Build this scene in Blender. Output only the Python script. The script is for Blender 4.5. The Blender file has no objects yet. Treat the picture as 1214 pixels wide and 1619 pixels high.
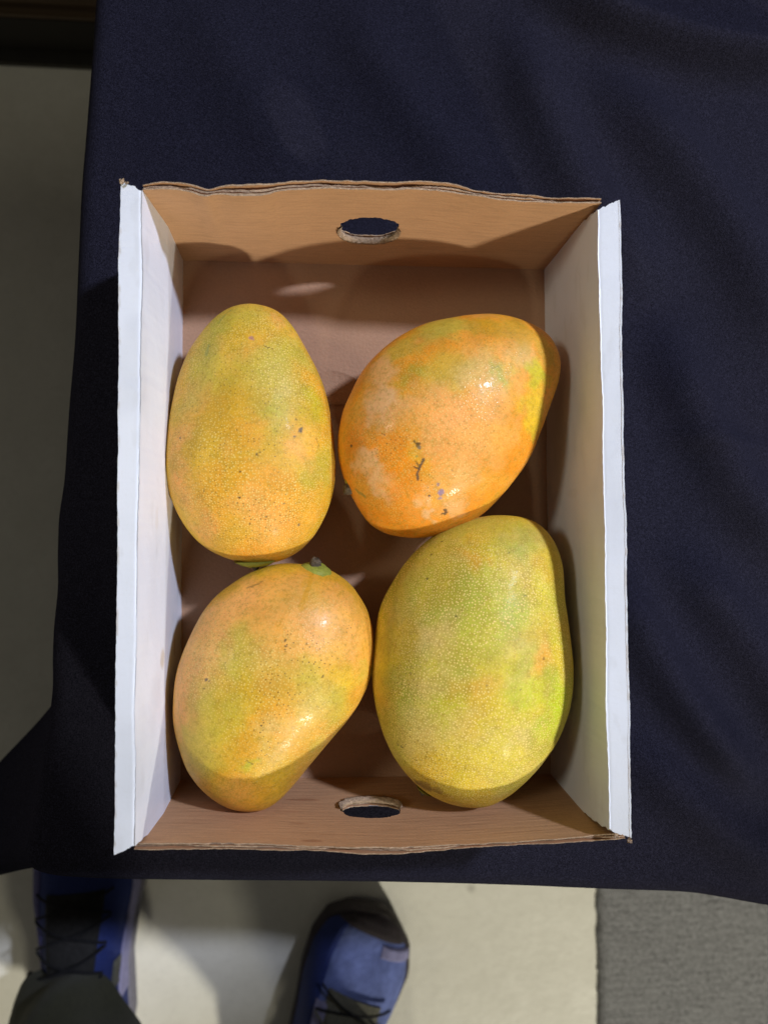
import bpy, math, random
import numpy as np
from mathutils import Vector, Euler

random.seed(7); rng = np.random.default_rng(7)
S = bpy.context.scene
COL = S.collection

# ------------------------------------------------------------------ camera
CAM = np.array([-.02741, -.01222, .45010])
RX, RY, RZ = 0.0365206, -0.0816416, -0.00037
FPX = 1216.0                       # focal length in photo pixels (1214 x 1619)
cam = bpy.data.cameras.new('camera'); camo = bpy.data.objects.new('camera', cam); COL.objects.link(camo)
camo.location = CAM; camo.rotation_euler = (RX, RY, RZ)
cam.sensor_fit = 'VERTICAL'; cam.sensor_height = 24.0
cam.lens = FPX / 1619 * 24.0
cam.clip_start = .02; cam.clip_end = 60
cam.dof.use_dof = True; cam.dof.focus_distance = .40; cam.dof.aperture_fstop = 4.6
S.camera = camo

# ------------------------------------------------------------------ world, lamps, exposure
W = bpy.data.worlds.new('World'); S.world = W; W.use_nodes = True
bg = W.node_tree.nodes['Background']; bg.inputs[0].default_value = (1, .96, .84, 1); bg.inputs[1].default_value = .085

def lamp(name, loc, watts, col, size, kind='POINT'):
    l = bpy.data.lights.new(name, kind); l.energy = watts; l.color = col; l.shadow_soft_size = size
    o = bpy.data.objects.new(name, l); COL.objects.link(o); o.location = loc
    return o
# ceiling lamps of the hall and one added fill spot, about 2.4 m above the floor
spot = lamp('ceiling_spot_cool', (1.95, 1.24, 2.6), 510, (.74, .80, 1.0), .13, 'SPOT')
spot.data.spot_size = math.radians(18.8); spot.data.spot_blend = .2
spot.rotation_euler = (Vector((.14, .33, .05)) - spot.location).to_track_quat('-Z', 'Y').to_euler()
spot = lamp('added_fill_spot_left', (-2.2, .45, 2.3), 150, (1.0, .92, .70), .40, 'SPOT')  # invented fill from the left, brightens the dull inner face of the right wall
spot.data.spot_size = math.radians(11.5); spot.data.spot_blend = .6
spot.rotation_euler = (Vector((.10, -.03, .05)) - spot.location).to_track_quat('-Z', 'Y').to_euler()
lamp('ceiling_lamp_warm', (1.58, -2.95, 1.80), 375, (1.0, .955, .80), .10)
lamp('ceiling_lamp_front', (.22, -2.05, 1.95), 30, (1.0, .94, .74), .10)
S.cycles.max_bounces = 14; S.cycles.diffuse_bounces = 10
S.view_settings.view_transform = 'Standard'; S.view_settings.look = 'None'
S.view_settings.exposure = 0; S.view_settings.gamma = 1
S.render.resolution_x, S.render.resolution_y = 767, 1024

# ------------------------------------------------------------------ helpers
_R = np.array(Euler((RX, RY, RZ)).to_matrix())
def at(px, py, z=None, y=None, x=None):
    """a place in the photograph -> the point of the room at that height / depth"""
    d = _R @ np.array([(px - 607) / FPX, -(py - 809.5) / FPX, -1.0])
    if z is not None: t = (z - CAM[2]) / d[2]
    elif y is not None: t = (y - CAM[1]) / d[1]
    else: t = (x - CAM[0]) / d[0]
    return CAM + t * d

def _hash(i, j, k, seed):
    n = (i * 374761393 + j * 668265263 + k * 2147483647 + seed * 974634477) & 0xffffffff
    n = ((n ^ (n >> 13)) * 1274126177) & 0xffffffff
    return ((n ^ (n >> 16)) & 0xffff) / 65535.0
def vnoise(P, scale, seed=0):
    q = np.asarray(P, float) * scale; i = np.floor(q).astype(np.int64); f = q - i; f = f * f * (3 - 2 * f)
    r = 0
    for a in (0, 1):
        for b in (0, 1):
            for c in (0, 1):
                w = (f[..., 0] if a else 1 - f[..., 0]) * (f[..., 1] if b else 1 - f[..., 1]) * (f[..., 2] if c else 1 - f[..., 2])
                r = r + w * _hash(i[..., 0] + a, i[..., 1] + b, i[..., 2] + c, seed)
    return r
def fbm(P, scale, seed=0, octv=4):
    s = 0; a = .5; t = 0
    for o in range(octv):
        s = s + a * vnoise(P, scale * 2 ** o, seed + o * 17); t += a; a *= .5
    return s / t
def sstep(e0, e1, x):
    t = np.clip((x - e0) / (e1 - e0), 0, 1); return t * t * (3 - 2 * t)
def catmull(P, n, closed=False):
    P = np.asarray(P, float)
    if closed: Q = np.vstack([P[-1], P, P[0], P[1]])
    else: Q = np.vstack([2 * P[0] - P[1], P, 2 * P[-1] - P[-2]])
    out = []
    m = len(P) if closed else len(P) - 1
    for i in range(m):
        p0, p1, p2, p3 = Q[i:i + 4]
        t = np.linspace(0, 1, n, endpoint=False)[:, None]
        out.append(.5 * (2 * p1 + (p2 - p0) * t + (2 * p0 - 5 * p1 + 4 * p2 - p3) * t ** 2 + (3 * p1 - p0 - 3 * p2 + p3) * t ** 3))
    if not closed: out.append(P[-1:])
    return np.vstack(out)

def mesh_obj(name, V, F, mat, parent=None, smooth=True, colors=None, extra=None):
    me = bpy.data.meshes.new(name); V = np.asarray(V, float)
    me.from_pydata(V.tolist(), [], [tuple(int(a) for a in f) for f in F]) if not isinstance(F, np.ndarray) else _fast(me, V, F)
    if smooth: me.polygons.foreach_set('use_smooth', np.ones(len(me.polygons), bool))
    if colors is not None:
        a = me.color_attributes.new('skin', 'FLOAT_COLOR', 'POINT')
        c = np.ones((len(V), 4)); c[:, :colors.shape[1]] = colors; a.data.foreach_set('color', c.ravel().astype(np.float32))
    for k, v in (extra or {}).items():
        a = me.attributes.new(k, 'FLOAT', 'POINT'); a.data.foreach_set('value', np.asarray(v, np.float32))
    for m in (mat if isinstance(mat, (list, tuple)) else [mat]): me.materials.append(m)
    me.update(); me.validate()
    o = bpy.data.objects.new(name, me); COL.objects.link(o)
    if parent: o.parent = parent
    return o
def _fast(me, V, F):
    n = F.shape[1]
    me.vertices.add(len(V)); me.vertices.foreach_set('co', V.astype(np.float32).ravel())
    me.loops.add(F.size); me.loops.foreach_set('vertex_index', F.astype(np.int32).ravel())
    me.polygons.add(len(F)); me.polygons.foreach_set('loop_start', np.arange(0, F.size, n, dtype=np.int32))
    me.polygons.foreach_set('loop_total', np.full(len(F), n, np.int32)); me.update(calc_edges=True)
def grid_faces(nu, nv, wrap_v=False):
    i = np.arange(nu - 1)[:, None]; j = np.arange(nv if wrap_v else nv - 1)[None, :]
    a = i * nv + j; b = i * nv + (j + 1) % nv; c = (i + 1) * nv + (j + 1) % nv; d = (i + 1) * nv + j
    return np.stack([a, b, c, d], -1).reshape(-1, 4)
def shell(name, G, off, mat, parent=None, keep=None, smooth=True, colors=None, mat_index=None):
    """a sheet with thickness: grid of points G (nu,nv,3) and the grid of its other side"""
    nu, nv = G.shape[:2]; N = nu * nv
    F = grid_faces(nu, nv)
    if keep is not None: F = F[keep.ravel()]
    V = np.vstack([G.reshape(-1, 3), off.reshape(-1, 3)])
    back = F[:, ::-1] + N
    e = np.vstack([F[:, [0, 1]], F[:, [1, 2]], F[:, [2, 3]], F[:, [3, 0]]])
    key = set(map(tuple, e.tolist())); bd = np.array([(a, b) for a, b in key if (b, a) not in key])
    side = np.stack([bd[:, 1], bd[:, 0], bd[:, 0] + N, bd[:, 1] + N], 1)
    AF = np.vstack([F, back, side])
    cc = None if colors is None else np.vstack([colors.reshape(N, -1)] * 2)
    o = mesh_obj(name, V, AF, mat, parent, smooth, cc)
    if mat_index:
        mi = np.zeros(len(AF), np.int32); mi[len(F):len(F) * 2] = mat_index[0]; mi[len(F) * 2:] = mat_index[1]
        o.data.polygons.foreach_set('material_index', mi)
    if smooth:
        try: o.data.set_sharp_from_angle(angle=math.radians(50))
        except Exception: pass
    return o
def tube(pts, r, n=8, cap=True):
    P = np.asarray(pts, float); m = len(P); r = np.broadcast_to(r, (m,))
    T = np.gradient(P, axis=0); T /= np.linalg.norm(T, axis=1)[:, None] + 1e-12
    up = np.array([0, 0, 1.]) if abs(T[0, 2]) < .9 else np.array([1., 0, 0])
    A = np.cross(T, up); A /= np.linalg.norm(A, axis=1)[:, None] + 1e-12; B = np.cross(A, T)
    th = np.linspace(0, 2 * np.pi, n, endpoint=False)
    V = (P[:, None] + r[:, None, None] * (A[:, None] * np.cos(th)[None, :, None] + B[:, None] * np.sin(th)[None, :, None])).reshape(-1, 3)
    F = [tuple(f) for f in grid_faces(m, n, True).tolist()]
    if cap: F += [tuple(range(n)), tuple(range((m - 1) * n + n - 1, (m - 1) * n - 1, -1))]
    return V, F
def empty(name, loc=(0, 0, 0)):
    o = bpy.data.objects.new(name, None); COL.objects.link(o); o.location = loc; o.empty_display_size = .02; return o
def tag(o, label=None, cat=None, group=None, kind=None):
    for k, v in (('label', label), ('category', cat), ('group', group), ('kind', kind)):
        if v: o[k] = v
    return o

# ------------------------------------------------------------------ materials
class NT:
    def __init__(s, name):
        s.m = bpy.data.materials.new(name); s.m.use_nodes = True; s.t = s.m.node_tree; s.n = s.t.nodes
        s.b = s.n['Principled BSDF']
    def new(s, typ, **kw):
        n = s.n.new(typ)
        for k, v in kw.items():
            if hasattr(n, k): setattr(n, k, v)
            else: n.inputs[k.replace('_', ' ')].default_value = v
        return n
    def link(s, a, b): s.t.links.new(a, b)
    def coord(s, scale=(1, 1, 1)):
        tc = s.new('ShaderNodeTexCoord'); mp = s.new('ShaderNodeMapping'); mp.inputs['Scale'].default_value = scale
        s.link(tc.outputs['Object'], mp.inputs[0]); return mp.outputs[0]
    def noise(s, vec, scale, detail=4, rough=.55, dist=0):
        n = s.new('ShaderNodeTexNoise'); n.inputs['Scale'].default_value = scale; n.inputs['Detail'].default_value = detail
        n.inputs['Roughness'].default_value = rough; n.inputs['Distortion'].default_value = dist
        s.link(vec, n.inputs['Vector']); return n.outputs['Fac']
    def voro(s, vec, scale, rnd=1, feature='F1'):
        n = s.new('ShaderNodeTexVoronoi'); n.feature = feature; n.inputs['Scale'].default_value = scale; n.inputs['Randomness'].default_value = rnd
        s.link(vec, n.inputs['Vector']); return n
    def ramp(s, fac, stops):
        n = s.new('ShaderNodeValToRGB'); e = n.color_ramp.elements
        while len(e) < len(stops): e.new(.5)
        for k, (p, c) in enumerate(stops):
            e[k].position = p; e[k].color = (c, c, c, 1) if not hasattr(c, '__len__') else tuple(c) + (1,)
        s.link(fac, n.inputs[0]); return n.outputs[0]
    def mix(s, fac, a, b, blend='MIX'):
        n = s.new('ShaderNodeMix'); n.data_type = 'RGBA'; n.blend_type = blend
        for v, k in ((fac, 0), (a, 6), (b, 7)):
            if hasattr(v, 'links'): s.link(v, n.inputs[k])
            else: n.inputs[k].default_value = v if k == 0 else (tuple(v) + (1,) if len(v) == 3 else v)
        return n.outputs[2]
    def math(s, op, a, b=0.0):
        n = s.new('ShaderNodeMath'); n.operation = op
        for v, k in ((a, 0), (b, 1)):
            if hasattr(v, 'links'): s.link(v, n.inputs[k])
            else: n.inputs[k].default_value = v
        return n.outputs[0]
    def attr(s, name):
        n = s.new('ShaderNodeAttribute'); n.attribute_name = name; return n
    def bump(s, h, strength, dist):
        n = s.new('ShaderNodeBump'); n.inputs['Strength'].default_value = strength; n.inputs['Distance'].default_value = dist
        s.link(h, n.inputs['Height']); s.link(n.outputs[0], s.b.inputs['Normal']); s.link(n.outputs[0], s.b.inputs['Coat Normal'])
    def out(s, color=None, rough=None, spec=None, **kw):
        for v, k in ((color, 'Base Color'), (rough, 'Roughness'), (spec, 'Specular IOR Level')):
            if v is None: continue
            if hasattr(v, 'links'): s.link(v, s.b.inputs[k])
            else: s.b.inputs[k].default_value = tuple(v) + (1,) if hasattr(v, '__len__') else v
        for k, v in kw.items(): s.b.inputs[k.replace('_', ' ')].default_value = v
        return s.m

def m_mango(name, gloss, coat):
    t = NT(name); v = t.coord()
    sk = t.attr('skin').outputs['Color']; dots = t.attr('dots').outputs['Fac']; sp = t.attr('specks').outputs['Fac']
    n1 = t.noise(v, 160, 5, .65)
    c = t.mix(t.ramp(n1, [(.48, 0), (.72, .16)]), sk, (.76, .45, .09))
    c = t.mix(t.ramp(t.noise(v, 420, 4, .7), [(.46, 0), (.70, .55)]), c, (.33, .21, .010))
    # lenticels: small pale dots all over the skin
    suv = t.attr('suv').outputs['Vector']
    vo = t.voro(suv, 590, .75); vo.voronoi_dimensions = '2D'
    rad = t.ramp(t.noise(v, 300, 2), [(.3, .7), (.7, 1.4)])
    dd = t.math('MULTIPLY', vo.outputs['Distance'], rad)
    dot = t.ramp(dd, [(.08, 1), (.30, 0)])
    c = t.mix(t.math('MULTIPLY', dot, dots), c, (.82, .62, .18))
    # dark specks
    v2 = t.voro(suv, 360, 1); v2.voronoi_dimensions = '2D'; r2 = t.ramp(v2.outputs['Distance'], [(.09, 1), (.16, 0)])
    pick = t.ramp(v2.outputs['Color'], [(.50, 0), (.56, 1)])
    c = t.mix(t.math('MULTIPLY', t.math('MULTIPLY', r2, pick), sp), c, (.07, .035, .010))
    rough = t.ramp(t.noise(v, 140, 4, .7), [(.3, gloss - .06), (.75, gloss + .10)])
    h = t.math('ADD', t.math('MULTIPLY', dot, .22), t.math('MULTIPLY', t.noise(v, 210, 4), .8))
    t.bump(h, .42, .0006)
    t.b.inputs['Subsurface Radius'].default_value = (1, .55, .2); t.b.inputs['Subsurface Scale'].default_value = .004
    t.b.inputs['Coat Roughness'].default_value = .13
    return t.out(c, rough, .42, Subsurface_Weight=.12, Coat_Weight=coat)
def m_kraft(name, base=(.53, .302, .162), lines=True):
    t = NT(name); v = t.coord()
    fib = t.noise(t.coord((60, 900, 900) if lines else (300, 700, 500)), 1, 4, .6)
    c = t.mix(t.ramp(t.noise(v, 38, 5, .6), [(.3, 0), (.75, .55)]), base, tuple(x * .84 for x in base))
    c = t.mix(t.ramp(fib, [(.32, .4 if lines else .15), (.55, 0)]), c, tuple(x * .62 for x in base))
    c = t.mix(t.ramp(t.noise(v, 900, 3, .7), [(.40, .16), (.6, 0)]), c, tuple(x * .55 for x in base))
    if lines: c = t.mix(1.0, c, t.attr('skin').outputs['Color'], 'MULTIPLY')
    h = t.noise(t.coord((25, 25, 430)), 1, 3, .5) if lines else t.noise(v, 500, 3)
    t.bump(t.math('ADD', h, t.math('MULTIPLY', t.noise(v, 700, 3), .35)), .55, .0007)
    return t.out(c, .78, .25)
def m_white(name):
    t = NT(name); v = t.coord()
    a = t.attr('skin').outputs['Color']
    c = t.mix(t.ramp(t.noise(v, 45, 5, .6), [(.35, 0), (.8, .4)]), (.75, .785, .87), (.705, .74, .81))
    c = t.mix(t.ramp(t.noise(v, 520, 3, .6), [(.56, 0), (.8, .25)]), c, (.66, .66, .66))
    c = t.mix(1.0, c, a, 'MULTIPLY')
    t.bump(t.math('ADD', t.noise(t.coord((30, 260, 260)), 1, 2), t.math('MULTIPLY', t.noise(v, 600, 3), .5)), .3, .0004)
    return t.out(c, .36, .5)
def m_plain(name, col, rough=.6, spec=.3, var=.25, scale=120, bump=.3, dist=.001, sheen=0):
    t = NT(name); v = t.coord()
    c = t.mix(t.ramp(t.noise(v, scale, 5, .6), [(.3, 0), (.75, 1)]), col, tuple(x * (1 - var) for x in col))
    t.bump(t.noise(v, scale * 4, 4), bump, dist)
    return t.out(c, rough, spec, Sheen_Weight=sheen)
def m_cloth():
    t = NT('black_tablecloth_fabric'); v = t.coord()
    vo = t.voro(v, 1500, 1)
    g = t.noise(v, 1500, 3, .8)
    c = t.mix(t.ramp(g, [(.40, 0), (.66, 1)]), (.0070, .0068, .0105), (.0235, .0225, .0370))
    c = t.mix(t.ramp(vo.outputs['Color'], [(.62, 0), (.95, .5)]), c, (.032, .031, .050))
    t.bump(t.math('ADD', g, vo.outputs['Distance']), .30, .0004)
    m = t.out(c, .8, 0.0, Sheen_Weight=.008, Sheen_Roughness=.4)
    t.b.inputs['Sheen Tint'].default_value = (.7, .72, 1, 1)
    return m
def m_concrete():
    t = NT('beige_concrete'); v = t.coord()
    c = t.mix(t.ramp(t.noise(v, 5, 6, .65), [(.3, 0), (.7, 1)]), (.78, .755, .665), (.68, .655, .57))
    c = t.mix(t.ramp(t.noise(v, 28, 6, .6, .4), [(.45, 0), (.8, .6)]), c, (.84, .815, .73))
    c = t.mix(t.ramp(t.noise(v, 150, 4, .7), [(.5, 0), (.75, .35)]), c, (.58, .555, .485))
    vo = t.voro(v, 9, 1); c = t.mix(t.ramp(vo.outputs['Distance'], [(.02, .45), (.07, 0)]), c, (.10, .075, .05))
    t.bump(t.noise(v, 90, 5), .25, .002)
    return t.out(c, t.ramp(t.noise(v, 12, 4), [(.3, .45), (.7, .65)]), .35)
def m_rug():
    t = NT('grey_rib_carpet'); v = t.coord()
    c = t.mix(t.ramp(t.noise(v, 330, 4, .8), [(.36, 0), (.62, 1)]), (.12, .12, .124), (.37, .37, .38))
    c = t.mix(t.ramp(t.noise(v, 14, 4), [(.35, 0), (.75, .5)]), c, (.29, .29, .295))
    t.bump(t.noise(v, 600, 4, .7), .8, .002)
    return t.out(c, .9, .1)
MK = m_kraft('kraft_board'); MKF = m_kraft('kraft_floor', (.42, .25, .155), False); MKT = m_plain('torn_kraft_fibre', (.56, .40, .27), .95, .1, .55, 700, .9, .001)
MW = m_white('white_coated_board'); MC = m_cloth()
MSTEM = m_plain('dry_stem', (.17, .13, .085), .8, .2, .6, 500, .9, .001)

# ------------------------------------------------------------------ floor, carpet, panel
FZ = -.47
tag(mesh_obj('floor', [(-6, -6, FZ), (6, -6, FZ), (6, 6, FZ), (-6, 6, FZ)], [(0, 1, 2, 3)], m_concrete()), kind='structure')
p = at(943, 1500, z=FZ)
xr = np.linspace(0, .75, 180); yr = np.linspace(-.95, 1.0, 700)
X, Y = np.meshgrid(xr, yr, indexing='ij')
P = np.stack([X, Y, X * 0], -1)
Z =   .00035 * np.sin(Y * 2 * np.pi / .0082 + 3.2 * fbm(P, 60, 3)) * (.55 + .9 * vnoise(P * [1, .6, 1], 110, 5)) + .0026 * fbm(P, 260, 9)
Z += .007; edge = sstep(0, .006, X); Z *= .25 + .75 * edge
X = X + (1 - edge) * .004 * (fbm(P * [0, 1, 1], 130, 11) - .5)
G = np.stack([X + p[0], Y - .55, Z + FZ], -1)
OFF = G.copy(); OFF[..., 2] = FZ + .0005
tag(shell('carpet', G[::-1], OFF[::-1], m_rug()), 'grey ribbed carpet lying on the concrete floor beside the shoes', 'carpet')

pw = at(0, 106, z=FZ)
panel = tag(empty('wooden_panel', (pw[0], pw[1], FZ)), 'dark brown wooden panel standing on the floor behind the black tablecloth', 'panel')
MWD = NT('dark_wood'); _v = MWD.coord((6, 120, 120))
_c = MWD.mix(MWD.ramp(MWD.noise(_v, 1, 5, .6), [(.3, 0), (.7, 1)]), (.05, .032, .018), (.10, .065, .036)); MWD.bump(MWD.noise(_v, 1, 5), .4, .002); MWD = MWD.out(_c, .5, .3)
def bevel_box(name, lo, hi, mat, parent, b=.003):
    import bmesh
    bm = bmesh.new(); bmesh.ops.create_cube(bm, size=1)
    for v in bm.verts:
        for k in range(3): v.co[k] = lo[k] + (v.co[k] + .5) * (hi[k] - lo[k])
    bmesh.ops.bevel(bm, geom=bm.edges[:], offset=b, segments=2, affect='EDGES')
    me = bpy.data.meshes.new(name); bm.to_mesh(me); bm.free(); me.materials.append(mat)
    o = bpy.data.objects.new(name, me); COL.objects.link(o); o.parent = parent; return o
bevel_box('kick_strip', (-.5, .0, .0), (1.6, .03, .014), m_plain('dark_rubber', (.03, .027, .022), .5), panel)
bevel_box('skirting', (-.5, .012, .014), (1.6, .05, .075), m_plain('black_skirting', (.016, .013, .010), .45), panel, .004)
bevel_box('rail', (-.5, .008, .075), (1.6, .05, .088), MWD, panel, .004)
bevel_box('board', (-.5, .016, .088), (1.6, .05, .62), MWD, panel)

# ------------------------------------------------------------------ tablecloth
TZ = -.003
left_px = [(152, -60), (150, 0), (143, 100), (135, 200), (127, 300), (121, 430), (116, 538), (107, 646), (100, 754), (91, 819), (89, 884), (89, 930), (83, 992), (81, 1040), (81, 1085), (76, 1130), (66, 1190), (57, 1250), (46, 1310), (38, 1345)]
bot_px = [(46, 1372), (80, 1386), (138, 1391), (200, 1393), (400, 1395), (600, 1397), (800, 1402), (950, 1408), (1080, 1413), (1140, 1421), (1214, 1434), (1300, 1446)]
EZ = TZ - .006
lw = [at(a, b, z=EZ)[:2] for a, b in left_px]; bw = [at(a, b, z=EZ)[:2] for a, b in bot_px]
lw = [(lw[0][0] - .01, .75), (lw[0][0] - .004, .5)] + [tuple(x) for x in lw]
bw = [tuple(x) for x in bw] + [(bw[-1][0] + .03 * k ** 1.35, bw[-1][1] - .003 - .001 * k) for k in range(1, 12)] + [(1.15, bw[-1][1] - .012)]
edge = catmull(np.array(lw + bw), 14)
seg = np.r_[0, np.cumsum(np.linalg.norm(np.diff(edge, axis=0), axis=1))]
ns = 620
# finer near the corner seen by the camera
s_new = np.linspace(0, seg[-1], ns)
edge = np.stack([np.interp(s_new, seg, edge[:, k]) for k in (0, 1)], 1)
tan = np.gradient(edge, axis=0); tan /= np.linalg.norm(tan, axis=1)[:, None]
for _ in range(12): tan = np.vstack([tan[:1], (tan[:-2] + 2 * tan[1:-1] + tan[2:]) / 4, tan[-1:]])
nrm = np.stack([tan[:, 1], -tan[:, 0]], 1); nrm /= np.linalg.norm(nrm, axis=1)[:, None]   # outward
if nrm[30, 0] > 0: nrm = -nrm
def s_at(px, py):
    q_ = at(px, py, z=EZ)[:2]; return s_new[int(np.argmin(np.hypot(edge[:, 0] - q_[0], edge[:, 1] - q_[1])))]
sa, sb = s_at(78, 1116), s_at(110, 1389)
s_rel = s_new - (sa + sb) / 2
ea, eb = [np.array([np.interp(s_, s_new, edge[:, k]) for k in (0, 1)]) for s_ in (sa, sb)]
da = at(-45, 1225, z=-.18)[:2] - ea; db = at(-60, 1392, z=-.18)[:2] - at(46, 1378, z=EZ)[:2]
f_ = np.clip((s_new - sa) / (sb - sa), 0, 1)[:, None]
EAR = (da * (1 - f_) + db * f_) * (sstep(sa - .03, sa + .025, s_new) * (1 - sstep(sb - .035, sb + .05, s_new)))[:, None]
rows = []; nd = 70
depth = np.r_[np.linspace(0, 1, 16) ** 1.0 * .02, .02 + np.linspace(0, 1, nd - 15)[1:] * (-FZ + EZ - .03)]
RAD = .011
for d in depth:
    if d <= .02:                                       # rounded table edge
        a = d / .02 * math.pi / 2
        off = -RAD + RAD * math.sin(a); zz = TZ - RAD * (1 - math.cos(a)) * 1.0
    else: off = 0; zz = TZ - RAD - (d - .02)
    dd = max(0, d - .02)
    ear = EAR * (sstep(0, .17, dd) * .35 + .65 * min(1, dd / .17)) * (1 + .35 * dd)
    hang = sstep(0, .25, dd) * (.010 * np.sin(s_rel * 34 + 1.0) + .006 * np.sin(s_rel * 71)) - .022 * sstep(0, .08, dd)
    o2 = off + hang * (1 - np.clip(np.linalg.norm(EAR, axis=1) / .05, 0, 1))
    rows.append(np.c_[edge + nrm * np.asarray(o2)[:, None] + ear, np.full(ns, zz)])
ROW = np.array(rows)
# table top: rows from the rim inwards to a far point
inner = []
target = np.array([1.2, .75])
for k in np.linspace(0, 1, 230)[1:]:
    kk = k ** 1.35
    e0 = edge - nrm * RAD
    inner.append(np.c_[e0 + (target - e0) * kk, np.full(ns, TZ)])
TOP = np.array(inner[::-1])
GC = np.vstack([TOP, ROW])
# soft wrinkles in the cloth (outside the box footprint)
PX = GC[..., 0]; PY = GC[..., 1]
def ridge(ax, ay, bx, by, w, h, skew=.0):
    a = np.array([ax, ay]); b = np.array([bx, by]); L = np.linalg.norm(b - a); u = (b - a) / L; n = np.array([-u[1], u[0]])
    s = (PX - ax) * u[0] + (PY - ay) * u[1]; t = (PX - ax) * n[0] + (PY - ay) * n[1] + skew * np.sin(s / L * 3.1)
    return h * np.exp(-(t / w) ** 2) * sstep(-.25 * L, .2 * L, s) * (1 - sstep(.8 * L, 1.25 * L, s))
def rp(a, b, w, h, skew=0):
    A = at(*a, z=TZ); B = at(*b, z=TZ); return ridge(A[0], A[1], B[0], B[1], w, h, skew)
wr = rp((975, 930), (1165, 1215), .014, .0135, .006) + rp((1085, 900), (1260, 1150), .016, .0100, -.004) + rp((1050, 560), (1230, 860), .017, .0125, .006) \
   + rp((820, 90), (1010, 430), .018, .0105, .008) + rp((985, 170), (1230, 520), .020, .0130, -.008) + rp((880, 5), (1260, 105), .012, .0170, .01) \
   + rp((560, 30), (740, 290), .018, .0050, .004) + rp((330, 40), (460, 260), .02, .0040) + rp((1010, 1190), (1230, 1370), .016, .0085, .004) + rp((1060, 690), (1230, 715), .006, .0022)
wr = wr * 1.5 + .0018 * (fbm(GC * [1, 1, 0], 14, 21) - .5) + .0012 * (fbm(GC * [1, 1, 0], 40, 22) - .5)
bx = sstep(.118, .14, np.abs(PX)) + sstep(.158, .18, np.abs(PY)); wr *= np.clip(bx, 0, 1)
GC[..., 2] += np.where(np.arange(GC.shape[0])[:, None] < TOP.shape[0] + 10, wr, wr * .3)
cl = mesh_obj('tablecloth', GC.reshape(-1, 3), grid_faces(GC.shape[0], ns), MC)
tag(cl, 'black fabric tablecloth draped over the table under the mango box', 'tablecloth')

# ------------------------------------------------------------------ cardboard box
H = .0897
box = tag(empty('cardboard_box', (0, 0, 0)), 'open cardboard box with white sides and brown inside holding four mangoes', 'box')
FC = dict(TL=at(290, 412, z=0), TR=at(860, 426, z=0), BR=at(870, 1224, z=0), BL=at(286, 1233, z=0))

# base board
nu, nv = 90, 120
u = np.linspace(-.012, 1.012, nu)[:, None, None]; v = np.linspace(-.012, 1.012, nv)[None, :, None]
G = (1 - v) * ((1 - u) * FC['BL'] + u * FC['BR']) + v * ((1 - u) * FC['TL'] + u * FC['TR'])
G[..., 2] = .0006 * (fbm(G, 30, 4) - .5)
base = shell('base_panel', G, G - [0, 0, .0022], MKF, box)
# a lifted curl of torn liner on the base, between the two upper mangoes
c0 = at(497, 596, z=0); c1 = at(560, 600, z=0)
uu = np.linspace(0, 1, 26); vv = np.linspace(0, 1, 10)
T = np.zeros((26, 10, 3))
for i, a in enumerate(uu):
    e = at(497 + 64 * a, 594 - 7 * math.sin(a * math.pi * .9) + 9 * a * a * a + 1.2 * random.uniform(-1, 1), z=0)
    f = at(502 + 60 * a, 640, z=0)
    for j, b in enumerate(vv):
        T[i, j] = e * (1 - b) + f * b; T[i, j, 2] = .0011 + .0022 * (1 - b) ** 3 * (.6 + .4 * a)
shell('torn_liner', T, T - [0, 0, .0004], MKF, base)

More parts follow.
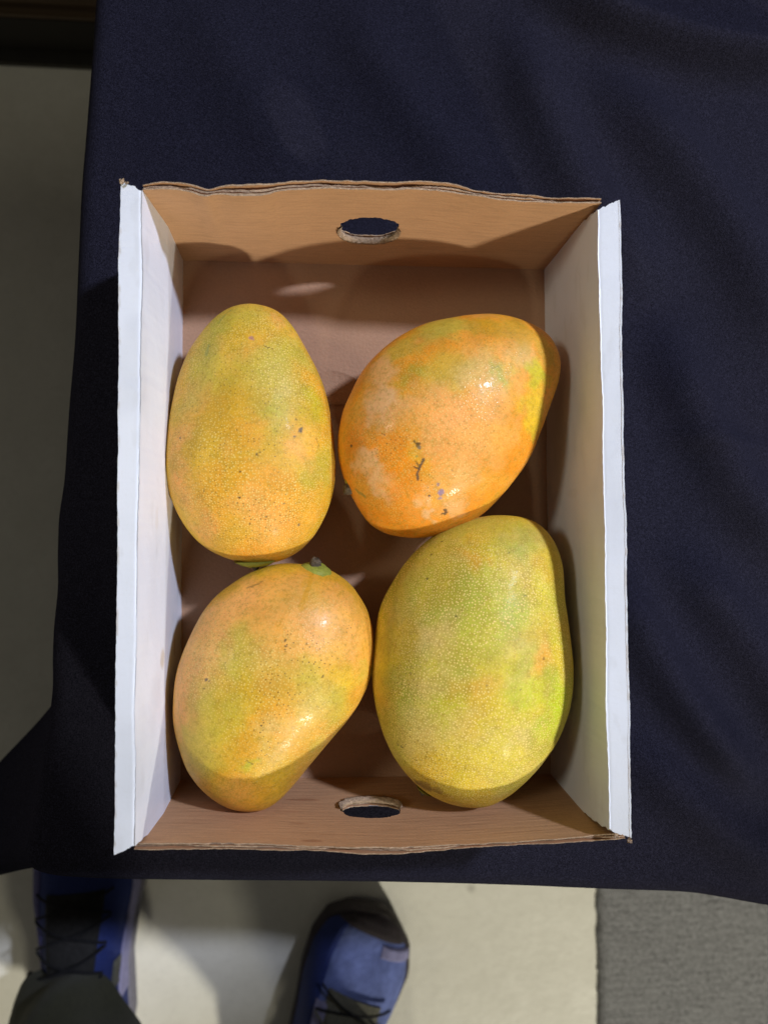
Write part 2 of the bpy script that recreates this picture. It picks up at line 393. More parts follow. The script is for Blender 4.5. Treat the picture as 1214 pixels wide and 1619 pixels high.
def end_wall(inner_px, outer_px, f0, f1, hole_px, hole_z, seed, sgn, H=H):
    """short wall of two kraft layers with a crushed, torn rim and an oval hand hole; sgn=+1 back wall, -1 front wall"""
    ip = np.array([at(a, b, z=H)[:2] for a, b in inner_px]); op = np.array([at(a, b, z=H)[:2] for a, b in outer_px])
    nu, nv = 240, 84
    x0, x1 = ip[0, 0], ip[-1, 0]
    def line(P, x):
        C = catmull(P, 8); C = C[np.argsort(C[:, 0])]; return np.interp(x, C[:, 0], C[:, 1])
    root = None
    # (inner y-fraction, outer y-fraction) of each layer across the wall's thickness
    layers = [('end_wall', 0.0, .22, MK), ('corrugated_layer', .44, .66, MK), ('outer_liner', .86, 1.0, MW)]
    for li, (nm, fa, fb, mat) in enumerate(layers):
        G = np.zeros((nu, nv, 3)); O = np.zeros((nu, nv, 3))
        a = np.linspace(0, 1, nu)
        top_x = x0 + (x1 - x0) * a
        yi = line(ip, top_x); yo = line(op, top_x)
        th = np.abs(yo - yi)
        wob = .5 + .5 * np.sin(a * 23 + li * 2 + seed) * np.sin(a * 9 + seed * 2)
        torn = .0016 * (fbm(np.c_[top_x, top_x * 0 + li, top_x * 0 + seed], 260, seed + li, 3) - .5) + .0022 * (fbm(np.c_[top_x, top_x * 0 + li + 5, top_x * 0], 60, seed + 3 * li, 2) - .5)
        ztop = H + torn - (.0012 if li == 1 else 0) * wob * 2
        for j in range(nv):
            b = j / (nv - 1)
            bot = f0[None] * (1 - a[:, None]) + f1[None] * a[:, None]
            ybase = bot[:, 1]
            bb = b ** 1.0
            bow = sgn * .0012 * np.sin(a * math.pi) * math.sin(b * math.pi)
            yin = ybase * (1 - bb) + yi * bb + bow
            thk = .0034 * (1 - bb) + th * bb
            sh = (wob - .5) * .16 * bb if li == 1 else 0
            for arr, fr in ((G, fa), (O, fb)):
                arr[:, j, 0] = bot[:, 0] * (1 - bb) + top_x * bb
                arr[:, j, 1] = yin + sgn * thk * (fr + sh)
                arr[:, j, 2] = ztop * b
        # hand hole: drop the cells inside an oval and pull the ring of points onto its outline
        hc = at(*hole_px, y=np.interp(hole_px[0], [100, 1100], [f0[1], f1[1]]) )
        hx, hz = hc[0], hole_z; rx, rz = .0160 + .0004 * li, (.0142 if sgn > 0 else .0108) + .0006 * (li == 1)
        ex = (G[..., 0] - hx) / rx; ez = (G[..., 2] - hz) / rz
        rr = (np.abs(ex) ** 2.3 + np.abs(ez) ** 2.3) ** (1 / 2.3)
        insidev = rr < 1
        keep = ~(insidev[:-1, :-1] & insidev[1:, :-1] & insidev[:-1, 1:] & insidev[1:, 1:])
        # ring points: inside vertices that belong to a kept cell
        ring = np.zeros_like(insidev)
        for di in (0, 1):
            for dj in (0, 1): ring[di:nu - 1 + di, dj:nv - 1 + dj] |= keep
        ring &= insidev
        jag = 1 + .09 * (fbm(np.stack([G[..., 0], G[..., 2], G[..., 0] * 0 + li], -1), 400, seed) - .5) * 2
        k = np.where(ring, jag / np.maximum(rr, .2), 1)
        for arr in (G, O):
            arr[..., 0] = np.where(ring, hx + (arr[..., 0] - hx) * k, arr[..., 0]); arr[..., 2] = np.where(ring, hz + (arr[..., 2] - hz) * k, arr[..., 2])
        if sgn > 0: G = G[::-1]; O = O[::-1]; keep = keep[::-1]
        cols = np.ones((nu, nv, 4))
        if li == 0 and sgn < 0:
            for (sx, sy, rx_, rz_, k_) in ((478, 1253, .010, .0016, .5), (492, 1305, .006, .0016, .5), (474, 1282, .005, .0012, .35), (455, 1268, .010, .0010, .3), (560, 1318, .008, .0010, .3), (300, 1290, .012, .0010, .2), (820, 1290, .012, .0010, .25)):
                q0 = at(sx, sy, y=f0[1]); dd = np.hypot((G[..., 0] - q0[0]) / rx_, (G[..., 2] - q0[2]) / rz_) + 1.2 * (fbm(G * [.4, 1, 1], 500, 6) - .5)
                w_ = ((1 - sstep(.5, 1.2, dd)) * k_)[..., None]; cols[..., :3] = cols[..., :3] * (1 - w_) + np.array([.45, .28, .22]) * w_
        mats = [mat, MKT]; idx = (0, 1)
        if li == 2: mats = [MK, MW, MKT]; idx = (1, 2)
        o = shell(nm, G, O, mats, root or box, keep=keep, colors=cols, mat_index=idx)
        if root is None: root = o
    nr, nc = 90, 9; E_ = np.zeros((nr, nc, 3)); r_ = np.random.default_rng(seed)
    ang = np.linspace(math.radians(172), math.radians(368), nr)
    for j in range(nc):
        f = j / (nc - 1)
        for i, a in enumerate(ang):
            k = 1 - .10 * math.sin(math.pi * f) - .05 * r_.random() + .02
            zz = hz + rz * k * math.copysign(abs(math.sin(a)) ** (2 / 2.3), math.sin(a)); xx = hx + rx * k * math.copysign(abs(math.cos(a)) ** (2 / 2.3), math.cos(a))
            ui = int(np.argmin(np.abs(top_x - xx))); bb = zz / H
            yw = (f0[1] * (1 - bb) + yi[ui] * bb) + sgn * (.0034 * (1 - bb) + th[ui] * bb) * (f * 1.02 - .01)
            E_[i, j] = (xx, yw, zz)
    E_ += (r_.random(E_.shape) - .5) * .0005
    D_ = E_.copy(); D_[..., 2] -= .0012; 
    if sgn > 0: E_, D_ = E_[::-1], D_[::-1]
    shell('hole_edge', E_, D_, MKT, root, smooth=False)
    return root

back_in = [(226, 300), (258, 300), (293, 302), (323, 311), (342, 307), (372, 310), (402, 310), (425, 307), (440, 302), (471, 300), (501, 298), (560, 299), (617, 301), (655, 299), (712, 303), (742, 308), (787, 315), (833, 318), (882, 321), (924, 322), (950, 321)]
back_out = [(213, 294), (258, 288), (304, 292), (331, 298), (357, 293), (402, 292), (433, 290), (463, 287), (501, 284), (539, 286), (617, 289), (655, 286), (712, 291), (750, 300), (795, 305), (840, 309), (894, 313), (939, 313), (962, 316)]
front_in = [(212, 1334), (260, 1333), (330, 1333), (400, 1334), (430, 1335), (470, 1337), (520, 1338), (580, 1339), (640, 1339), (700, 1336), (760, 1333), (830, 1329), (900, 1324), (955, 1319), (988, 1319)]
front_out = [(205, 1344), (260, 1344), (330, 1343), (400, 1344), (450, 1345), (520, 1347), (560, 1350), (620, 1350), (680, 1347), (740, 1341), (820, 1336), (900, 1332), (965, 1328), (990, 1326)]
end_wall(back_in, back_out, FC['TL'] + [-.004, 0, 0], FC['TR'] + [.004, 0, 0], (585, 364), .0445, 3, 1)
end_wall(front_in, front_out, FC['BL'] + [-.004, 0, 0], FC['BR'] + [.004, 0, 0], (589, 1280), .0385, 8, -1, .0815)

def side_wall(f_back, f_front, crease_back, crease_front, out_back, out_front, sgn, seed, crease2=None, stains=(), bulge=0.0):
    """long white wall: inner face, flat ledge on top, outer face (one folded sheet)"""
    nv = 260
    b = np.linspace(0, 1, nv)[:, None]
    cb, cf = at(*crease_back, z=H), at(*crease_front, z=H)
    tilt = .0034 if sgn > 0 else -.0022                   # the ledge is not quite level
    ob, of = at(*out_back, z=H + tilt), at(*out_front, z=H + tilt)
    base_l = f_back * (1 - b) + f_front * b
    crease = cb * (1 - b) + cf * b
    outer = ob * (1 - b) + of * b
    e_ = lambda k_:   .00035 * (fbm(np.c_[b[:, 0] * .3, b[:, 0] * 0 + k_, b[:, 0] * 0 + seed], 420, seed, 2) - .5) + .0014 * (fbm(np.c_[b[:, 0] * .3, b[:, 0] * 0 + k_, b[:, 0] * 0 + seed], 25, seed + 7, 2) - .5)
    crease[:, 0] += e_(1); outer[:, 0] += e_(2)
    crease[:, 0] += -sgn * bulge * np.sin(b[:, 0] * math.pi)
    wav = .0007 * (fbm(np.c_[b[:, 0] * .3, b[:, 0] * 0, b[:, 0] * 0 + seed], 40, seed, 3) - .5)
    rows = []
    n1, n2, n3 = 60, 18, 26
    for k in range(n1):                                   # inner face, from base to crease
        t = k / (n1 - 1)
        pnt = base_l * (1 - t) + crease * t
        if crease2: pnt[:, 0] += -sgn * crease2 * (t / .52 if t < .52 else (1 - t) / .48)
        # end curve: the cut end is slightly concave
        ext = .0035 * math.sin(t * math.pi)
        pnt[:, 1] += ext * (sstep(.92, 1, b[:, 0]) - sstep(.08, 0, b[:, 0])) * -1
        rows.append(pnt)
    for k in range(1, n2):                                # rounded crease + ledge
        t = k / (n2 - 1)
        pnt = crease * (1 - t) + outer * t
        rz = (.0005 if sgn < 0 else .0003) * sstep(0, .15, np.array(t)) - .0002 * t
        pnt[:, 2] = H + tilt * t + rz - .0006 + wav
        rows.append(pnt)
    fl = outer.copy(); fl[:, 2] = 0; fl[:, 0] -= sgn * .001
    for k in range(1, n3):
        t = k / (n3 - 1)
        pnt = outer * (1 - t) + fl * t; pnt[:, 2] = (H + tilt + wav) * (1 - t) ** 1.0
        rows.append(pnt)
    G = np.array(rows)                                    # (profile, length, 3)
    jag = .0007 * (fbm(np.c_[np.arange(len(rows)) * .01, np.zeros(len(rows)), np.zeros(len(rows)) + seed], 60, seed, 3) - .5) * 2
    G[:, :3, 1] += jag[:, None]; G[:, -3:, 1] += jag[::-1][:, None]
    G += (.0005 * (fbm(G, 55, seed + 2) - .5))[..., None] * np.array([1, 0, 1])
    du = np.gradient(G, axis=0); dv = np.gradient(G, axis=1); N = np.cross(du, dv); N /= np.linalg.norm(N, axis=-1)[..., None]
    if N[20, 100, 0] * sgn > 0: N = -N
    O = G - N * .0009
    col = np.ones(G.shape)
    for (sx, sy, rx, ry, c, st) in stains:
        P0 = at(sx, sy, x=crease[nv // 2, 0] if False else (base_l[nv // 2, 0] + crease[nv // 2, 0]) / 2)
        d = np.hypot((G[..., 1] - P0[1]) / ry, (G[..., 2] - P0[2]) / rx) + .9 * (fbm(G, 240, 5) - .5)
        w = (1 - sstep(.6, 1.1, d)) * st * (np.arange(len(rows)) < n1 + 2)[:, None]
        col = col * (1 - w[..., None]) + np.array(c) * w[..., None]
    sc = sstep(.60, .78, fbm(G * [1, .35, 1], 160, seed + 9, 4))[..., None]; col = col * (1 - .22 * sc) + np.array([.72, .70, .66]) * .22 * sc
    gr = sstep(.55, .8, fbm(G * [1, .5, 1], 35, seed + 12, 3))[..., None]; col = col * (1 - .10 * gr)
    rim = (np.abs(np.arange(len(rows)) - (n1 + n2 - 2)) < 2)[:, None] * sstep(.52, .66, fbm(G, 220, seed + 15, 3)); col = col * (1 - .5 * rim[..., None]) + np.array([.62, .5, .38]) * .5 * rim[..., None]
    if sgn < 0: G, O, col = G[::-1], O[::-1], col[::-1]
    cc = np.ones(G.shape[:2] + (4,)); cc[..., :3] = col
    return shell('side_wall', G, O, [MW, MKT], box, colors=cc, mat_index=(1, 1))
sw_l = side_wall(FC['TL'], FC['BL'], (227, 301), (213, 1337), (190, 285), (180, 1353), -1, 2, crease2=.0022,
    stains=[(252, 1042, .004, .0055, (.80, .68, .52), .8), (270, 1022, .0025, .006, (.78, .62, .42), .8), (276, 850, .006, .012, (.80, .66, .45), .6), (262, 1090, .0022, .010, (.88, .80, .68), .7), (246, 820, .003, .008, (.9, .84, .76), .5), (253, 1180, .002, .01, (.9, .85, .76), .5)])
sw_r = side_wall(FC['TR'], FC['BR'], (946, 331), (962, 1313), (981, 315), (999, 1326), 1, 5,
    stains=[(878, 545, .012, .004, (.86, .84, .80), .5), (905, 780, .01, .003, (.9, .88, .84), .4)])
# torn scraps of brown liner standing at the box corners, and of white liner at the foot of the left wall
def scrap(px, py, z, size, mat, parent, seed, up=.004):
    r = np.random.default_rng(seed); c = at(px, py, z=z); n = 9
    ang = np.linspace(0, 2 * np.pi, n, endpoint=False); rad = size * r.uniform(.45, 1.1, n)
    V = [(c[0], c[1], c[2] + up * .6)] + [(c[0] + math.cos(a) * q, c[1] + math.sin(a) * q, c[2] + r.uniform(-.2, 1) * up) for a, q in zip(ang, rad)]
    V2 = [(x, y, z_ - .0007) for x, y, z_ in V]
    F = [(0, 1 + k, 1 + (k + 1) % n) for k in range(n)] + [(n + 1, n + 2 + (k + 1) % n, n + 2 + k) for k in range(n)] + [(1 + k, n + 2 + k, n + 2 + (k + 1) % n, 1 + (k + 1) % n) for k in range(n)]
    return mesh_obj('torn_scrap', V + V2, F, mat, parent, smooth=False, colors=np.ones((len(V) * 2, 3)))
scrap(193, 287, H - .001, .0014, MKT, sw_l, 1, .002); scrap(202, 290, H - .001, .0011, MKT, sw_l, 2, .002)
scrap(973, 1321, H - .0005, .0020, MKT, sw_r, 3, .002); scrap(993, 1328, H - .003, .0014, MKT, sw_r, 4, .002)
pass

# ------------------------------------------------------------------ mangoes
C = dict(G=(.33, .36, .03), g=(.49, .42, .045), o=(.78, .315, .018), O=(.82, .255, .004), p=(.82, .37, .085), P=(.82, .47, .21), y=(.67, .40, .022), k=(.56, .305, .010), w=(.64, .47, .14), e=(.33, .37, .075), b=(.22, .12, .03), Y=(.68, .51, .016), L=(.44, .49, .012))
def mango(outline, zc, base, patches, spots, label, gloss=.46, coat=.02, sharp=.2, pa=.9, kthick=.79, dots=.6, specks=.5, seed=1, ax=None, strokes=(), speckpatch=()):
    P = np.array([at(a, b, z=zc + .004)[:2] for a, b in outline]); D = catmull(P, 24, True)
    cen = D.mean(0)
    if ax is None:
        w_, v_ = np.linalg.eigh(np.cov((D - cen).T)); e = v_[:, 1]
    else: e = np.array(at(*ax[1], z=zc)[:2]) - np.array(at(*ax[0], z=zc)[:2]); e /= np.linalg.norm(e)
    n = np.array([-e[1], e[0]])
    s = (D - cen) @ e; t = (D - cen) @ n
    i0, i1 = int(np.argmin(s)), int(np.argmax(s)); m = len(D)
    A = np.arange(i0, i0 + ((i1 - i0) % m) + 1) % m; B = np.arange(i1, i1 + ((i0 - i1) % m) + 1) % m
    s0, s1 = s[i0], s[i1]
    nst, nar = 340, 300
    uu = np.linspace(0.004, np.pi - .004, nst); st = (s0 + s1) / 2 - (s1 - s0) / 2 * np.cos(uu)
    def side(I):
        o = np.argsort(s[I]); return np.interp(st, s[I][o], t[I][o])
    ta, tb = side(A), side(B); c = (ta + tb) / 2; w = np.abs(ta - tb) / 2
    f = w / np.sin(uu)
    f[:5] = f[5]; f[-5:] = f[-6]
    for _ in range(40): f = np.r_[f[0], (f[:-2] + 2 * f[1:-1] + f[2:]) / 4, f[-1]]
    for _ in range(10): c = np.r_[c[0], (c[:-2] + 2 * c[1:-1] + c[2:]) / 4, c[-1]]
    w = f * np.sin(uu); wm = w.max(); hgt = kthick * wm * (w / wm) ** .92
    ph = np.linspace(0, 1, nar, endpoint=False); th = 2 * np.pi * ph - .55 * np.sin(2 * np.pi * ph - np.pi / 2) * .9
    th = 2 * np.pi * ph
    th = th + .45 * np.cos(th)                            # denser round the top (pi/2)
    X = st[:, None]; Yc = c[:, None] + w[:, None] * np.cos(th)[None]
    # height: slightly fuller shoulders than an ellipse
    sn = np.sin(th)[None]; Z = hgt[:, None] * np.sign(sn) * np.abs(sn) ** .96
    V = np.stack([X * e[0] + Yc * n[0] + cen[0], X * e[1] + Yc * n[1] + cen[1], Z + zc], -1)
    # gentle lumps
    dv = V - np.array([cen[0], cen[1], zc]); L = np.linalg.norm(dv, axis=-1, keepdims=True)
    V = V + dv / L * ((fbm(V, 22, seed, 2) - .5) * .0030 + (fbm(V, 70, seed + 5, 2) - .5) * .0007)[..., None]
    V[..., 2] -= V[..., 2].min() - .0012
    Vf = V.reshape(-1, 3)
    # colours of the skin
    q = Vf + .010 * (np.stack([fbm(Vf, 45, seed + 31), fbm(Vf, 45, seed + 32), fbm(Vf, 45, seed + 33)], -1) - .5) * 2 + .0065 * (np.stack([fbm(Vf, 170, seed + 34, 3), fbm(Vf, 170, seed + 35, 3), fbm(Vf, 170, seed + 36, 3)], -1) - .5) * 2
    col = np.tile(np.array(C[base[0]]), (len(Vf), 1))
    n1 = fbm(Vf, 30, seed + 40, 4)[:, None]; n2 = fbm(Vf, 55, seed + 50, 4)[:, None]; n3 = fbm(Vf, 95, seed + 60, 4)[:, None]
    for nn, key, lo, hi, amt in ((n1, base[1], .42, .66, .6), (n2, base[2], .48, .68, .45), (n3, base[3], .50, .70, .35)):
        k = sstep(lo, hi, nn) * amt; col = col * (1 - k) + np.array(C[key]) * k
    top = sstep(.02, .04, Vf[:, 2])
    tree_xy = Vf[:, :2]
    def surf(px, py):                                     # where that sightline meets the fruit
        z = .07
        for _ in range(6):
            g = at(px, py, z=z); k = np.argmin((tree_xy[:, 0] - g[0]) ** 2 + (tree_xy[:, 1] - g[1]) ** 2 + 1e3 * (Vf[:, 2] < zc * .85)); z = Vf[k, 2]
        return Vf[k]
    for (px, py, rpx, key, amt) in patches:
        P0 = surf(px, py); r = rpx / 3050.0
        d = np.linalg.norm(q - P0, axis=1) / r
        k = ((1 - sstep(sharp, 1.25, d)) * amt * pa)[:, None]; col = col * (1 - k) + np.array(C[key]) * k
    mott = (fbm(Vf, 120, seed + 70, 4) - .5)[:, None]; m2_ = (fbm(Vf, 60, seed + 75, 4) - .5)[:, None]; col = np.clip(col * (1 + .40 * mott) * (1 + m2_ * np.array([.05, -.14, -.3])), 0, 1); mk = np.zeros(len(Vf))
    dot = np.full(len(Vf), dots) * (.45 + .75 * sstep(.35, .6, fbm(Vf, 28, seed + 80, 3)))
    spk = np.full(len(Vf), specks) * sstep(.44, .60, fbm(Vf, 40, seed + 90, 3))
    for (px, py, rpx, a) in speckpatch:
        P0 = surf(px, py); spk = np.maximum(spk, a * np.exp(-(np.linalg.norm(Vf - P0, axis=1) / (rpx / 3050.)) ** 2))
    fine = .0011 * (np.stack([fbm(Vf, 500, seed + 101), fbm(Vf, 500, seed + 102), fbm(Vf, 500, seed + 103)], -1) - .5) * 2
    for (px, py, rpx, cc, amt) in spots:
        P0 = surf(px, py); d = np.linalg.norm(Vf + fine * min(1, rpx / 4) * 1.3 - P0, axis=1) / (rpx / 3050.)
        k = ((1 - sstep(.75, 1.15, d)) * amt)[:, None]; col = col * (1 - k) + np.array(cc) * k; mk = np.maximum(mk, k[:, 0])
    for (pp, rpx, cc, amt) in strokes:
        Q = [surf(a, b) for a, b in pp]; best = np.full(len(Vf), 9.)
        for a, b in zip(Q[:-1], Q[1:]):
            ab = b - a; h = np.clip(((Vf - a) @ ab) / (ab @ ab), 0, 1); best = np.minimum(best, np.linalg.norm(Vf + fine * .7 - a - h[:, None] * ab, axis=1))
        k = ((1 - sstep(.6, 1.3, best / (rpx / 3050.))) * amt)[:, None]; col = col * (1 - k) + np.array(cc) * k; mk = np.maximum(mk, k[:, 0])
    dot = dot * (1 - mk)
    root = tag(empty('mango', (cen[0], cen[1], 0)), label, 'mango', 'mangoes in the cardboard box')
    F = grid_faces(nst, nar, True)
    capA = np.c_[np.arange(nar), np.roll(np.arange(nar), -1)]
    Vl = Vf - np.array([cen[0], cen[1], 0])
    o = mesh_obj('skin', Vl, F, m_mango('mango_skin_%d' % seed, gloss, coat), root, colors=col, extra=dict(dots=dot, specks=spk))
    a_ = (s1 - s0) / 2; Xr = (X + 0 * Yc - (s0 + s1) / 2); Yr = Yc + 0 * X
    rho = np.clip(np.sqrt((Xr / a_) ** 2 + (Yr / wm) ** 2), 1e-4, 1); psi = np.arcsin(rho); psi = np.where(sn + 0 * Xr < 0, np.pi - psi, psi)
    sv = np.stack([Xr * psi / rho, Yr * psi / rho, 0 * Xr], -1).reshape(-1, 3) + seed
    at_ = o.data.attributes.new('suv', 'FLOAT_VECTOR', 'POINT'); at_.data.foreach_set('vector', sv.astype(np.float32).ravel())
    return root, surf, Vl
MCOL = m_plain('green_stem_collar', (.33, .36, .05), .5, .4, .45, 300, .4, .0008)
def stem(root, p, d, r, l, seed, collar=1.0):
    """dry stalk stub in a small green collar"""
    d = np.array(d, float); d /= np.linalg.norm(d)
    q = np.array(p) - np.array(root.location)
    k = np.array([-.9, -.5, -.2, .05, .12]); R = np.array([3.0, 2.5, 1.9, 1.25, .1]) * r * collar
    V, F = tube([q + d * l * a for a in k], R, 24); V = V + (fbm(V, 300, seed)[:, None] - .5) * .0016
    mesh_obj('stem_collar', V, F, MCOL, root)
    k = np.array([-.2, .1, .35, .6, .8, .86]); R = np.array([1.1, 1.0, .85, .95, .75, .05]) * r
    side = np.cross(d, [0, 0, 1.0]) * r
    V, F = tube([q + d * l * a + side * .5 * a * a for a in k], R, 18)
    V = V + (np.stack([fbm(V, 700, seed), fbm(V, 700, seed + 1), fbm(V, 700, seed + 2)], -1) - .5) * .0026
    mesh_obj('stem', V, F, MSTEM, root)

o1 = [(396, 475), (433, 483), (457, 503), (476, 532), (493, 565), (508, 598), (519, 631), (527, 671), (532, 710), (532, 750), (526, 783), (514, 816), (496, 849), (473, 873), (445, 888), (415, 894), (385, 893), (345, 880), (315, 862), (292, 836), (275, 806), (264, 773), (258, 740), (258, 704), (262, 664), (272, 621), (283, 585), (299, 549), (322, 516), (348, 491), (371, 478)]
o2 = [(757, 493), (793, 496), (827, 506), (859, 523), (879, 546), (887, 572), (885, 602), (877, 628), (867, 654), (856, 684), (843, 717), (826, 747), (803, 776), (774, 806), (744, 826), (711, 841), (678, 849), (648, 850), (616, 844), (589, 829), (571, 806), (558, 782), (545, 757), (536, 730), (533, 704), (536, 671), (546, 635), (560, 605), (579, 575), (606, 549), (639, 526), (675, 509), (717, 498)]
o3 = [(459, 891), (500, 896), (528, 907), (553, 926), (572, 951), (584, 976), (592, 1007), (592, 1038), (587, 1070), (575, 1101), (556, 1132), (534, 1160), (509, 1192), (487, 1220), (465, 1248), (443, 1270), (421, 1284), (396, 1288), (371, 1286), (343, 1275), (318, 1254), (299, 1232), (287, 1207), (278, 1173), (272, 1135), (274, 1098), (279, 1063), (288, 1035), (303, 1001), (321, 970), (346, 941), (375, 918), (403, 902), (431, 893)]
o4 = [(761, 816), (787, 813), (821, 816), (848, 825), (867, 842), (880, 863), (889, 890), (893, 920), (895, 950), (901, 985), (905, 1023), (907, 1060), (904, 1098), (897, 1132), (882, 1167), (863, 1197), (837, 1227), (806, 1254), (776, 1272), (742, 1276), (708, 1269), (677, 1255), (647, 1231), (624, 1201), (607, 1163), (596, 1121), (590, 1076), (590, 1038), (596, 1000), (605, 962), (622, 924), (643, 890), (670, 860), (700, 837), (730, 824)]
DK = (.018, .012, .009); GY = (.06, .06, .065); BR = (.09, .04, .012)
m1, s1, _ = mango(o1, .0405, 'ykop', [
    (390, 490, 50, 'g', .8), (345, 520, 45, 'G', .7), (325, 560, 35, 'G', .5), (455, 560, 35, 'G', .5), (480, 620, 30, 'G', .45), (440, 510, 18, 'p', .7), (415, 545, 22, 'o', .6), (330, 590, 50, 'g', .8), (300, 640, 30, 'e', .4), (420, 590, 60, 'g', .8), (375, 615, 45, 'k', .7),
    (435, 650, 38, 'G', .6), (440, 625, 22, 'w', .5), (485, 570, 30, 'g', .7), (505, 640, 40, 'L', .5), (515, 740, 40, 'G', .6), (500, 800, 35, 'k', .6), (350, 660, 40, 'k', .6), (385, 680, 35, 'o', .5), (325, 740, 45, 'y', .6), (280, 700, 35, 'p', .8), (285, 770, 40, 'p', .9), (320, 830, 40, 'p', .8), (400, 850, 90, 'o', .55), (470, 800, 60, 'o', .45), (350, 780, 60, 'o', .35),
    (400, 800, 50, 'p', .6), (430, 760, 45, 'o', .5), (450, 830, 50, 'o', .6), (370, 850, 40, 'y', .6), (410, 880, 40, 'o', .7), (465, 745, 30, 'o', .5), (470, 690, 25, 'p', .6), (325, 720, 20, 'k', .6)],
    [(475, 681, 4.5, GY, .95), (467, 690, 2.2, GY, .9), (285, 692, 2.2, GY, .8), (381, 747, 2.6, DK, .9), (379, 786, 2.4, DK, .9), (377, 796, 1.6, DK, .8), (473, 830, 3.2, (.16, .12, .06), .9), (399, 534, 4, (.42, .20, .16), .9), (407, 720, 2, DK, .8), (322, 776, 1.8, DK, .8), (421, 817, 2.4, DK, .8), (395, 828, 2, BR, .8), (449, 796, 1.8, DK, .8), (315, 842, 1.6, DK, .7), (468, 664, 1.6, DK, .8), (412, 714, 1.5, DK, .8), (440, 746, 1.6, BR, .8)],
    'egg-shaped yellow-green mango with small dark spots, upper left in the box', seed=11, sharp=.2, pa=.9, gloss=.56, dots=.66, specks=.45, strokes=[([(418, 546), (424, 549), (431, 551)], 1.1, BR, .8), ([(500, 692), (503, 704), (501, 712)], 1.4, BR, .55), ([(346, 510), (356, 498), (366, 490)], 2.2, (.2, .27, .06), .5), ([(330, 545), (326, 560)], 2.5, (.2, .28, .08), .5), ([(480, 608), (484, 616)], 1.2, BR, .5)],
    speckpatch=[(430, 720, 30, .8), (400, 830, 60, .9), (350, 850, 40, .7), (450, 800, 40, .8)])
stem(m1, (*at(405, 893, z=.040)[:2], .040), (.05, -1, -.25), .0022, .0030, 4, 1.7)

m2, s2, _ = mango(o2, .0425, 'oOpk', [
    (700, 515, 45, 'g', .75), (760, 515, 35, 'k', .7), (640, 545, 35, 'g', .6), (820, 525, 35, 'k', .7), (600, 580, 30, 'P', .6), (735, 550, 30, 'o', .6), (670, 580, 45, 'o', .5), (650, 595, 22, 'G', .5), (700, 600, 45, 'g', .5), (760, 590, 40, 'w', .55),
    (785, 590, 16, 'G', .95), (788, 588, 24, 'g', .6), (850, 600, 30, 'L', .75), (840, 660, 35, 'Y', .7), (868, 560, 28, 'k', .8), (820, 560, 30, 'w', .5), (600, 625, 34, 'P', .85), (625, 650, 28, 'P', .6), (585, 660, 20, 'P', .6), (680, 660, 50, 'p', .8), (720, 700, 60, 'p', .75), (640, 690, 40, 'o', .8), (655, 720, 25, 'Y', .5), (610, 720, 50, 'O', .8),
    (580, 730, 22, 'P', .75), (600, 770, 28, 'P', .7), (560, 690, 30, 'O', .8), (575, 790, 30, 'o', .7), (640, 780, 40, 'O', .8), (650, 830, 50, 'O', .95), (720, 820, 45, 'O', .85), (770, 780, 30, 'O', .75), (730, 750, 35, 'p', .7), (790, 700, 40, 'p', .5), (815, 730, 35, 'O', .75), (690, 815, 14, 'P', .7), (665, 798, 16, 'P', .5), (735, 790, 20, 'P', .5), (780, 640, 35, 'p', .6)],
    [(660, 703, 4, DK, .85), (663, 708, 3, (.10, .10, .12), .9), (655, 698, 2.4, DK, .8), (657, 722, 2.4, (.3, .3, .06), .8), (556, 705, 3.2, DK, .9), (608, 688, 1.6, BR, .8), (693, 766, 2.6, (.2, .13, .2), .9), (697, 778, 5.2, (.28, .18, .30), .9), (696, 787, 3.4, (.26, .16, .26), .9), (679, 785, 2, DK, .9), (703, 806, 3.2, BR, .95), (705, 811, 3.4, BR, .95), (700, 812, 2.6, BR, .9), (745, 826, 1.5, BR, .7), (714, 744, 1.5, BR, .7)],
    'orange mango with pale patches and dark scars lying diagonally, upper right in the box', seed=23, sharp=.55, pa=.95, gloss=.54, coat=.13, dots=.34, specks=.3, strokes=[([(670, 727), (664, 738), (659, 746), (661, 757)], 2.2, (.09, .05, .03), .95), ([(655, 738), (661, 741)], 1.8, DK, .9), ([(663, 737), (659, 731)], 1.2, DK, .7), ([(777, 583), (786, 578), (793, 585)], 1.4, (.25, .24, .05), .7), ([(795, 612), (802, 604)], 1.6, (.45, .42, .08), .6), ([(564, 775), (577, 785)], 3.2, (.22, .22, .05), .7)],
    speckpatch=[(610, 700, 40, .7), (670, 765, 22, .8)])
pS = at(553, 772, z=.046)
stem(m2, pS, (-.85, -.5, .25), .0032, .0040, 5)

